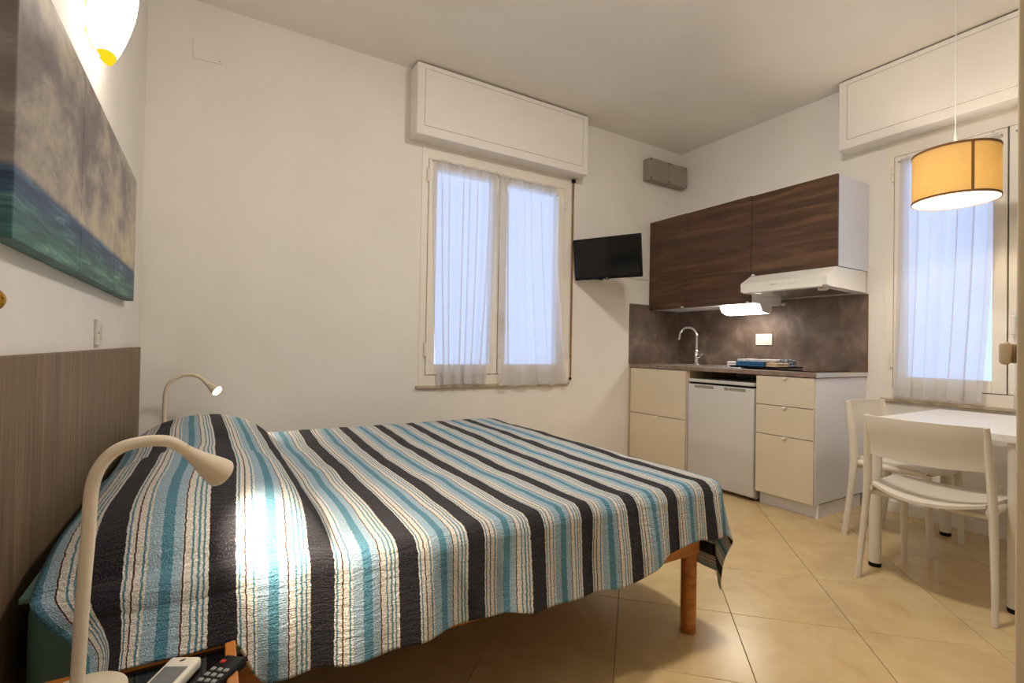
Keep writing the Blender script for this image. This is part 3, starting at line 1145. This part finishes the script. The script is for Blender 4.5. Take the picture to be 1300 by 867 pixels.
def base_unit(name, label, y0, y1, splits, side_mat):
    r = thing(name, label, 'cabinet')
    MB().box(KF + 0.020, XR - 0.002, y0, y1, 0.090, ZW0 - 0.004, 0.001, 1).build('carcass', side_mat, r)
    for k in range(len(splits) - 1):
        f_ = MB().box(KF, KF + 0.018, y0 + 0.002, y1 - 0.002, splits[k] + 0.0025, splits[k + 1] - 0.0025, 0.0015, 1).build('drawer_front', 'cabinet_cream', r)
        tab_handle(f_, KF, (y0 + y1) / 2 - 0.01, splits[k + 1] - 0.004)
    return r


dr_ = base_unit('drawer_cabinet', 'cream three-drawer base cabinet with white end panel beside the dining chairs', KE + 0.010, 2.036, [0.088, 0.484, 0.680, 0.872], 'cabinet_white')
MB().box(KF + 0.060, KF + 0.074, KE + 0.010, 2.036, 0.0, 0.090).build('plinth', 'cabinet_white', dr_)
MB().box(KF + 0.075, XR - 0.04, KE + 0.020, KE + 0.034, 0.0, 0.080).build('plinth', 'cabinet_white', dr_)
MB().box(KF + 0.075, XR - 0.04, KE + 0.026, KE + 0.060, 0.080, 0.0905).build('plinth_gap', 'dark_gap', dr_)
sk = base_unit('sink_cabinet', 'cream two-drawer base cabinet under the sink in the corner', 2.622, YB - 0.022, [0.088, 0.484, 0.872], 'cabinet_white')
MB().box(KF + 0.060, KF + 0.074, 2.622, YB - 0.022, 0.0, 0.090).build('plinth', 'cabinet_white', sk)
MB().box(KF, KF + 0.03, YB - 0.019, YB - 0.002, 0.0, ZW0).build('filler_strip', 'cabinet_edge', sk)

# fridge
fg = thing('fridge', 'small pale grey undercounter fridge between the cream drawer cabinets', 'fridge')
FY0, FY1 = 2.052, 2.600
MB().box(KF + 0.048, XR - 0.06, FY0 + 0.004, FY1 - 0.004, 0.012, 0.800, 0.004).build('body', 'appliance_white', fg)
MB().box(KF, KF + 0.046, FY0, FY1, 0.030, 0.776, 0.008, 3).build('door', 'appliance_white', fg, True)
MB().box(KF + 0.004, XR - 0.06, FY0, FY1, 0.792, 0.815, 0.004).build('worktop_lid', 'appliance_white', fg)
MB().box(KF + 0.014, KF + 0.05, FY0 + 0.01, FY1 - 0.01, 0.774, 0.794).build('door_seal', 'dark_gap', fg)
for a, b_ in ((FY0 + 0.06, FY0 + 0.23), (FY1 - 0.23, FY1 - 0.06)):
    MB().box(KF - 0.0012, KF + 0.01, a, b_, 0.748, 0.770, 0.002).build('grip', 'grey_plastic', fg)
MB().cyl((KF - 0.003, FY0 + 0.19, 0.760), (KF + 0.004, FY0 + 0.19, 0.760), 0.007, 14).build('badge', 'chrome', fg)
for fy in (FY0 + 0.04, FY1 - 0.04):
    MB().cyl((KF + 0.08, fy, 0.0), (KF + 0.08, fy, 0.014), 0.016, 12).build('foot', 'black_plastic', fg)
    MB().cyl((XR - 0.12, fy, 0.0), (XR - 0.12, fy, 0.014), 0.016, 12).build('foot', 'black_plastic', fg)
# side cheek by the fridge
ck = MB().box(KF + 0.022, XR - 0.05, 2.604, 2.620, 0.0, ZW0 - 0.001).build('side_panel', 'cabinet_edge')
tag(ck, 'narrow wood-edged panel between the fridge and the sink cabinet', 'panel')

# worktop with sink and hob on it
wt = thing('worktop', 'grey-brown laminate worktop running along the kitchenette', 'worktop')
MB().box(KF, XR - 0.001, KE, YB - 0.002, ZW0, ZW1, 0.002, 1).build('slab', 'worktop', wt)
MB().box(KF + 0.002, XR - 0.002, KE - 0.0015, KE + 0.001, ZW0 + 0.001, ZW1 - 0.001).build('end_strip', 'steel', wt)
sp = thing('splashback', 'brown-grey concrete-look splashback panels behind sink and hob', 'splashback')
MB().box(XR - 0.010, XR - 0.0005, KE, YB - 0.011, ZW1, 1.440, 0.001, 1).build('panel', 'concrete', sp)
MB().box(KF - 0.004, XR - 0.0005, YB - 0.010, YB - 0.0005, ZW1, 1.440, 0.001, 1).build('panel', 'concrete', sp)
MB().box(XR - 0.012, XR - 0.0005, KE - 0.003, KE, ZW1, 1.440).build('edge_trim', 'shade_trim', sp)

snk = thing('sink', 'stainless steel sink with draining board set in the worktop', 'sink')
w = MB()
X0, X1, Y0, Y1 = 3.285, 3.765, 2.222, 2.990
t = 0.008
w.box(X0, X1, Y0, Y0 + 0.30, ZW1, ZW1 + t, 0.003)
w.box(X0, X0 + 0.05, Y0 + 0.29, Y1, ZW1, ZW1 + t, 0.003)
w.box(X1 - 0.09, X1, Y0 + 0.29, Y1, ZW1, ZW1 + t, 0.003)
w.box(X0 + 0.04, X1 - 0.08, Y1 - 0.05, Y1, ZW1, ZW1 + t, 0.003)
w.build('rim', 'steel', snk)
MB().box(X0 + 0.05, X1 - 0.09, Y0 + 0.30, Y1 - 0.05, ZW1, ZW1 + 0.002).build('bowl', 'steel', snk)
for k in range(6):
    MB().box(X0 + 0.05, X1 - 0.10, Y0 + 0.04 + k * 0.042, Y0 + 0.05 + k * 0.042, ZW1 + t - 0.001, ZW1 + t + 0.003, 0.001, 1).build('drain_rib', 'steel', snk)
MB().lathe([(0.0, ZW1 + 0.002), (0.03, ZW1 + 0.002), (0.03, ZW1 + 0.005), (0.0, ZW1 + 0.006)], 3.50, 2.75, 20).build('drain', 'chrome', snk, True)

fc_ = thing('faucet', 'chrome swan-neck mixer tap behind the sink', 'faucet')
FX, FY = 3.700, 2.936
MB().lathe([(0.0, ZW1 + t), (0.026, ZW1 + t), (0.026, ZW1 + t + 0.008), (0.021, ZW1 + t + 0.012), (0.021, ZW1 + 0.115), (0.016, ZW1 + 0.13), (0.0, ZW1 + 0.13)], FX, FY, 22).build('body', 'chrome', fc_, True)
arc = [(FX, FY, ZW1 + 0.10), (FX, FY, 1.16)]
Rf = 0.078
for k in range(0, 13):
    a = pi * k / 12 * 1.04
    arc.append((FX - 0.30 * Rf * (1 - cos(a)), FY + Rf * 0.98 * (1 - cos(a)), 1.16 + Rf * sin(a)))
arc.append((arc[-1][0], arc[-1][1] + 0.006, arc[-1][2] - 0.022))
MB().tube(arc, 0.0130, 14).build('spout', 'chrome', fc_, True)
w = MB().tube([(FX, FY - 0.018, 0.985), (FX - 0.004, FY - 0.060, 0.990)], 0.017, 14)
w.tube([(FX - 0.004, FY - 0.055, 0.992), (FX - 0.03, FY - 0.085, 1.005)], 0.007, 10)
w.build('lever', 'chrome', fc_, True)

hob = thing('hob', 'thin black glass hob set in the worktop near its open end', 'hob')
MB().box(3.290, 3.780, 1.720, 2.200, ZW1, ZW1 + 0.006, 0.002, 1).build('glass_plate', 'black_glass', hob)
for hx, hy, hr in ((3.42, 1.85, 0.085), (3.42, 2.07, 0.07), (3.65, 1.85, 0.07), (3.65, 2.07, 0.085)):
    w = MB()
    n = 28
    w.hull([[Vector((hx + rr * cos(2 * pi * k / n), hy + rr * sin(2 * pi * k / n), ZW1 + 0.0062)) for k in range(n)] for rr in (hr - 0.002, hr)], False)
    w.build('zone_ring', 'button_grey', hob)


# pile of kitchen linen
def folded(name, label, x, y, z, sx, sy, h, mat, seed, layers=3, cat='towel', rz=0.0):
    rng = random.Random(seed)
    r = thing(name, label, cat, loc=(x, y, z), rz=rz)
    hh = h / layers
    for k in range(layers):
        w = MB().box(-sx / 2, sx / 2, -sy / 2, sy / 2, k * hh, (k + 1) * hh + 0.0005, hh * 0.45, 3)
        bmesh.ops.subdivide_edges(w.bm, edges=[e for e in w.bm.edges if e.calc_length() > 0.05], cuts=6, use_grid_fill=True)
        ox = rng.uniform(-0.006, 0.006)
        for v in w.bm.verts:
            nn = noise.noise(Vector((v.co.x * 14 + seed, v.co.y * 14, k * 3.0)))
            v.co.z += max(-0.0005, 0.004 * nn) if v.co.z > k * hh + hh * 0.5 else 0
            v.co.x += ox + 0.004 * noise.noise(Vector((v.co.y * 20, seed, k)))
            v.co.y += 0.004 * noise.noise(Vector((v.co.x * 20, seed + 5, k)))
        w.build('fold', mat, r, True, 0, False)
    return r


ty = thing('serving_tray', 'flat black tray lying over the hob under the folded kitchen linen', 'tray')
MB().box(3.33, 3.66, 1.985, 2.345, ZW1 + 0.0118, ZW1 + 0.018, 0.003).build('tray_base', 'black_plastic', ty)
w = MB()
for q in ((3.33, 3.66, 1.985, 1.991), (3.33, 3.66, 2.339, 2.345), (3.33, 3.336, 1.985, 2.345), (3.654, 3.66, 1.985, 2.345)):
    w.box(*q, ZW1 + 0.012, ZW1 + 0.022, 0.001, 1)
w.build('tray_rim', 'black_plastic', ty)
ZT = ZW1 + 0.0182
folded('folded_towel', 'blue folded kitchen towel on the black tray', 3.44, 2.20, ZT, 0.18, 0.22, 0.036, 'towel_blue', 3, 3)
folded('folded_towel', 'white folded cloth lying on top of the blue kitchen towel', 3.45, 2.19, ZT + 0.0365, 0.17, 0.23, 0.016, 'towel_white', 9, 2)
folded('folded_towel', 'navy and white patterned cloth on the tray behind the tan pot holder', 3.59, 2.13, ZT, 0.11, 0.22, 0.052, 'towel_navy', 14, 3)
folded('pot_holder', 'tan crumpled pot holder on the black tray beside the blue towel', 3.43, 2.035, ZT, 0.15, 0.085, 0.030, 'towel_tan', 21, 2, 'pot holder')
folded('plastic_bag', 'pale clear packet lying beside the blue towel on the draining board', 3.50, 2.40, ZW1 + 0.0115, 0.14, 0.09, 0.036, 'bag_clear', 27, 2, 'packet')

so = thing('wall_socket', 'cream wall socket with switch on the splashback', 'socket')
MB().box(XR - 0.018, XR - 0.010, 2.310, 2.448, 1.086, 1.176, 0.003).build('plate', 'plate_white', so)
MB().box(XR - 0.021, XR - 0.016, 2.382, 2.432, 1.104, 1.158, 0.002).build('outlet', 'plate_white', so)
for sy_ in (2.394, 2.407, 2.420):
    MB().cyl((XR - 0.0215, sy_, 1.131), (XR - 0.0195, sy_, 1.131), 0.004, 10).build('outlet_hole', 'black_plastic', so)
MB().box(XR - 0.022, XR - 0.016, 2.335, 2.362, 1.104, 1.158, 0.002).build('rocker', 'plate_white', so)

# wall cupboards
KU = 3.417
def wall_unit(label, y0, y1, z0, z1, hand_y):
    r = thing('wall_cupboard', label, 'cabinet')
    MB().box(KU + 0.020, XR - 0.011 if z0 < 1.44 else XR - 0.0005, y0 + 0.0005, y1 - 0.0005, z0 + 0.004, z1, 0.001, 1).build('carcass', 'cabinet_white', r)
    d = MB().box(KU, KU + 0.018, y0 + 0.0015, y1 - 0.0015, z0, z1, 0.0012, 1).build('door', 'walnut', r)
    w = MB()
    w.prism([(hand_y - 0.014, z0 + 0.002), (hand_y + 0.014, z0 + 0.002)] + [(hand_y + 0.014 * cos(pi * k / 8), z0 + 0.002 + 0.012 * sin(pi * k / 8)) for k in range(1, 8)], 0, KU - 0.008, KU + 0.002)
    w.build('door_handle', 'hood_white', d)
    return r


wall_unit('walnut wall cupboard above the cooker hood', KE, 2.238, 1.590, 2.188, 2.218)
wall_unit('wide walnut wall cupboard above the strip light', 2.240, 2.826, 1.392, 2.192, 2.262)
wall_unit('narrow walnut wall cupboard in the corner beside the television', 2.828, YB - 0.003, 1.392, 2.194, 2.862)

# cooker hood
hd_ = thing('cooker_hood', 'white slim cooker hood under the walnut wall cupboard', 'cooker hood')
prof = [(KU - 0.006, 1.5885), (3.800, 1.5885), (3.800, 1.446), (3.330, 1.456), (3.296, 1.464), (3.294, 1.522)]
w = MB().prism(prof, 1, KE + 0.001, 2.238)
w.build('body', 'hood_white', hd_)
MB().prism([(3.345, 1.4555), (3.75, 1.4472), (3.75, 1.4440), (3.345, 1.4525)], 1, KE + 0.06, 2.18).build('grease_filter', 'steel', hd_)
MB().box(3.283, 3.300, KE + 0.03, 2.21, 1.452, 1.464, 0.003).build('pull_visor', 'hood_white', hd_)
MB().box(3.2925, 3.2955, 1.975, 2.015, 1.4955, 1.499).build('brand_mark', 'grey_plastic', hd_)
for k, yy in enumerate((1.70, 1.80, 1.84, 1.88)):
    MB().box(3.2925, 3.2960, yy, yy + 0.018, 1.492, 1.500, 0.001, 1).build('control_button', 'hood_white', hd_)
MB().lathe([(0.0, 1.440), (0.028, 1.441), (0.03, 1.450), (0.0, 1.451)], 3.40, 1.72, 18).build('hood_lamp_cover', 'plate_white', hd_, True)
hk = thing('hanging_hook', 'small white hook knob hanging under the strip light cupboard end', 'hook')
MB().cyl((3.79, 2.205, 1.41), (3.82, 2.205, 1.41), 0.006, 10).build('stem', 'hood_white', hk, True)
w = MB()
bmesh.ops.create_uvsphere(w.bm, u_segments=14, v_segments=10, radius=0.013, matrix=Matrix.Translation((3.785, 2.205, 1.402)))
w.build('knob', 'hood_white', hk, True)

# strip light
sl = thing('strip_light', 'lit white strip light under the wide walnut cupboard', 'strip light')
MB().prism([(3.550, 1.3955), (3.700, 1.3955), (3.700, 1.338), (3.650, 1.328), (3.580, 1.342)], 1, 2.246, 2.600).build('housing', 'hood_white', sl)
MB().prism([(3.573, 1.3480), (3.5505, 1.382), (3.5465, 1.380), (3.5695, 1.3455)], 1, 2.262, 2.584).build('lens', 'tube_lens', sl)
MB().prism([(3.590, 1.3402), (3.648, 1.3285), (3.690, 1.3355), (3.691, 1.3320), (3.648, 1.3250), (3.589, 1.3367)], 1, 2.262, 2.584).build('lens', 'tube_lens', sl)


# ---------------------------------------------------------------- dining set
TX0, TX1, TY0, TY1, TZ = 2.745, 3.655, 0.60, 1.190, 0.716
tb = thing('dining_table', 'white rectangular dining table with round legs under the pendant lamp', 'table')
MB().box(TX0, TX1, TY0, TY1, TZ - 0.034, TZ, 0.004).build('tabletop', 'table_white', tb)
for lx, ly in ((TX0 + 0.04, TY0 + 0.06), (TX0 + 0.04, TY1 - 0.035), (TX1 - 0.035, TY0 + 0.06), (TX1 - 0.035, TY1 - 0.04)):
    lg = MB().lathe([(0.0, 0.018), (0.026, 0.018), (0.026, TZ - 0.034), (0.0, TZ - 0.034)], lx, ly, 24).build('leg', 'chair_white', tb, True)
    MB().lathe([(0.0, 0.0), (0.024, 0.0), (0.0265, 0.004), (0.0265, 0.020), (0.0, 0.020)], lx, ly, 24).build('foot_cap', 'black_plastic', lg, True)
w = MB()
w.box(TX0 + 0.05, TX1 - 0.05, TY0 + 0.05, TY0 + 0.07, TZ - 0.062, TZ - 0.033)
w.box(TX0 + 0.05, TX1 - 0.05, TY1 - 0.07, TY1 - 0.05, TZ - 0.062, TZ - 0.033)
w.build('under_rail', 'table_white', tb)


def make_chair(label):
    r = thing('dining_chair', label, 'chair', group=None)
    SH = 0.425
    # rear legs carry the backrest; seat looks along +x
    for s in (-1, 1):
        pts = [(-0.200, s * 0.234, 0.0), (-0.186, s * 0.230, 0.12), (-0.168, s * 0.222, 0.30), (-0.160, s * 0.216, SH), (-0.168, s * 0.212, 0.55), (-0.186, s * 0.207, 0.67), (-0.200, s * 0.204, 0.752)]
        MB().tube(pts, [0.015, 0.016, 0.0185, 0.021, 0.021, 0.019, 0.016], 12, 0.72, (0, 1, 0)).build('leg', 'chair_white', r, True)
    for s in (-1, 1):
        pts = [(0.190, s * 0.200, 0.0), (0.180, s * 0.200, 0.20), (0.170, s * 0.196, SH - 0.012)]
        MB().tube(pts, [0.0145, 0.0175, 0.0195], 12, 0.8, (0, 1, 0)).build('leg', 'chair_white', r, True)
    # dished seat with bowed rear edge
    def seat(s, t, dz):
        v_ = 2 * t - 1
        hw = 0.195 + 0.022 * s
        rear = -0.170 - 0.060 * (1 - v_ * v_)
        front = 0.215 - 0.035 * abs(v_) ** 3
        x = rear + (front - rear) * s
        y = v_ * hw
        z = SH + 0.020 - 0.030 * (1 - v_ * v_) * (1 - 0.55 * s) - 0.012 * smoothstep(0.85, 1.0, s)
        return Vector((x, y, z + dz))
    w = MB()
    w.grid(lambda s, t: seat(s, t, 0), 20, 24)
    w.grid(lambda s, t: seat(s, t, -0.013), 20, 24)
    bmesh.ops.bridge_loops(w.bm, edges=[e for e in w.bm.edges if e.is_boundary])
    w.build('seat', 'chair_white', r, True)
    # under-seat frame
    w = MB()
    for s in (-1, 1):
        w.tube([(-0.165, s * 0.208, SH - 0.008), (0.172, s * 0.196, SH - 0.012)], 0.014, 10, 1.2)
    w.tube([(0.160, -0.196, SH - 0.020), (0.160, 0.196, SH - 0.020)], 0.013, 10)
    w.tube([(-0.140, -0.205, SH - 0.030), (-0.140, 0.205, SH - 0.030)], 0.012, 10)
    w.build('seat_frame', 'chair_white', r, True)
    # curved backrest
    def back(s, t, d):
        v_ = 2 * s - 1
        y = v_ * (0.209 - 0.006 * t)
        z = 0.566 + 0.012 * v_ * v_ + (0.752 - 0.566 - 0.012 * v_ * v_) * t
        lean = -0.168 - 0.034 * smoothstep(0, 1, t)
        x = lean - 0.048 * (1 - v_ * v_) + d - 0.004
        return Vector((x, y, z))
    w = MB()
    w.grid(lambda s, t: back(s, t, -0.006), 24, 10)
    w.grid(lambda s, t: back(s, t, 0.007), 24, 10)
    bmesh.ops.bridge_loops(w.bm, edges=[e for e in w.bm.edges if e.is_boundary])
    w.build('backrest', 'chair_white', r, True)
    return r


ch1 = make_chair('white plastic dining chair with its back to the bed at the table end')
ch1.location = (2.772, 0.900, 0)
ch2 = copy_tree(ch1)
ch2['label'] = 'white plastic dining chair tucked in between the table and the drawer cabinet'
ch2.location = (3.345, 1.245, 0)
ch2.rotation_euler = (0, 0, -pi / 2)

# ---------------------------------------------------------------- pendant lamp
PX, PY_, PR, PZB, PZT = 3.245, 1.003, 0.1745, 1.822, 2.072
pd = thing('pendant_lamp', 'drum pendant lamp with yellow linen shade and brown trim over the dining table', 'pendant lamp')
def ring(r0, r1, z0, z1, n=56):
    w = MB()
    prof = [(r0, z0), (r1, z0), (r1, z1), (r0, z1), (r0, z0)]
    w.lathe(prof, PX, PY_, n)
    bmesh.ops.remove_doubles(w.bm, verts=w.bm.verts[:], dist=1e-5)
    return w
ring(PR - 0.0010, PR, PZB, PZT).build('shade', 'shade_linen', pd, True)
ring(PR - 0.0030, PR - 0.0020, PZB + 0.001, PZT - 0.001).build('lining', 'shade_lining', pd, True)
ring(PR - 0.002, PR + 0.0015, PZB - 0.002, PZB + 0.009).build('trim', 'shade_trim', pd, True)
ring(PR - 0.002, PR + 0.0015, PZT - 0.009, PZT + 0.002).build('trim', 'shade_trim', pd, True)
sa = at(1235, 215, 2, 1.95)
va = atan2(at(1234, 215, 0, PX - 0.13).y - PY_, -0.13) 
w = MB()
for a in (va, va + pi):
    c_, s_ = cos(a), sin(a)
    pts4 = []
    for zz in (PZB, PZT):
        pts4.append([Vector((PX + (PR + dr2) * cos(a + da2), PY_ + (PR + dr2) * sin(a + da2), zz)) for dr2, da2 in ((-0.0015, -0.032), (0.0018, -0.032), (0.0018, 0.032), (-0.0015, 0.032))])
    w.hull(pts4)
w.build('seam_band', 'shade_trim', pd)
w = MB()
zs = PZT - 0.02
for k in range(3):
    a = va + 0.6 + k * 2 * pi / 3
    w.cyl((PX, PY_, zs), (PX + (PR - 0.001) * cos(a), PY_ + (PR - 0.001) * sin(a), zs), 0.002, 8)
w.build('spider', 'hood_white', pd)
MB().lathe([(0.0, zs + 0.012), (0.006, zs + 0.012), (0.02, zs), (0.022, zs - 0.05), (0.0, zs - 0.05)], PX, PY_, 18).build('lamp_holder', 'hood_white', pd, True)
w = MB().tube([(PX, PY_, zs + 0.01), (PX, PY_, zs + 0.11)], 0.007, 10)
w.build('cord_sleeve', 'hood_white', pd, True)
MB().tube([(PX, PY_, zs + 0.10), (PX, PY_, ZC - 0.02)], 0.0028, 8).build('cord', 'hood_white', pd, True)
MB().lathe([(0.0, ZC), (0.05, ZC), (0.05, ZC - 0.012), (0.012, ZC - 0.032), (0.0, ZC - 0.032)], PX, PY_, 24).build('ceiling_rose', 'hood_white', pd, True)
MB().lathe([(0.012, zs - 0.05), (0.014, zs - 0.062), (0.014, 1.945), (0.0, 1.944)], PX, PY_, 16).build('bulb_neck', 'hood_white', pd, True)
w = MB()
bmesh.ops.create_uvsphere(w.bm, u_segments=20, v_segments=12, radius=0.030, matrix=Matrix.Translation((PX, PY_, 1.918)))
w.build('bulb', 'pendant_bulb', pd, True)

# ---------------------------------------------------------------- added ceiling lamp, out of view, fills the room with even light
cl = thing('added_ceiling_lamp', 'added round white glass ceiling lamp, out of view above the side of the bed', 'ceiling lamp')
LX, LY = 1.62, 1.10
MB().lathe([(0.0, ZC), (0.17, ZC), (0.17, ZC - 0.025), (0.0, ZC - 0.025)], LX, LY, 36).build('base', 'hood_white', cl, True)
MB().lathe([(0.16, ZC - 0.026), (0.155, ZC - 0.05), (0.12, ZC - 0.075), (0.06, ZC - 0.09), (0.001, ZC - 0.094)], LX, LY, 36).build('glass_dome', 'fill_lens', cl, True)
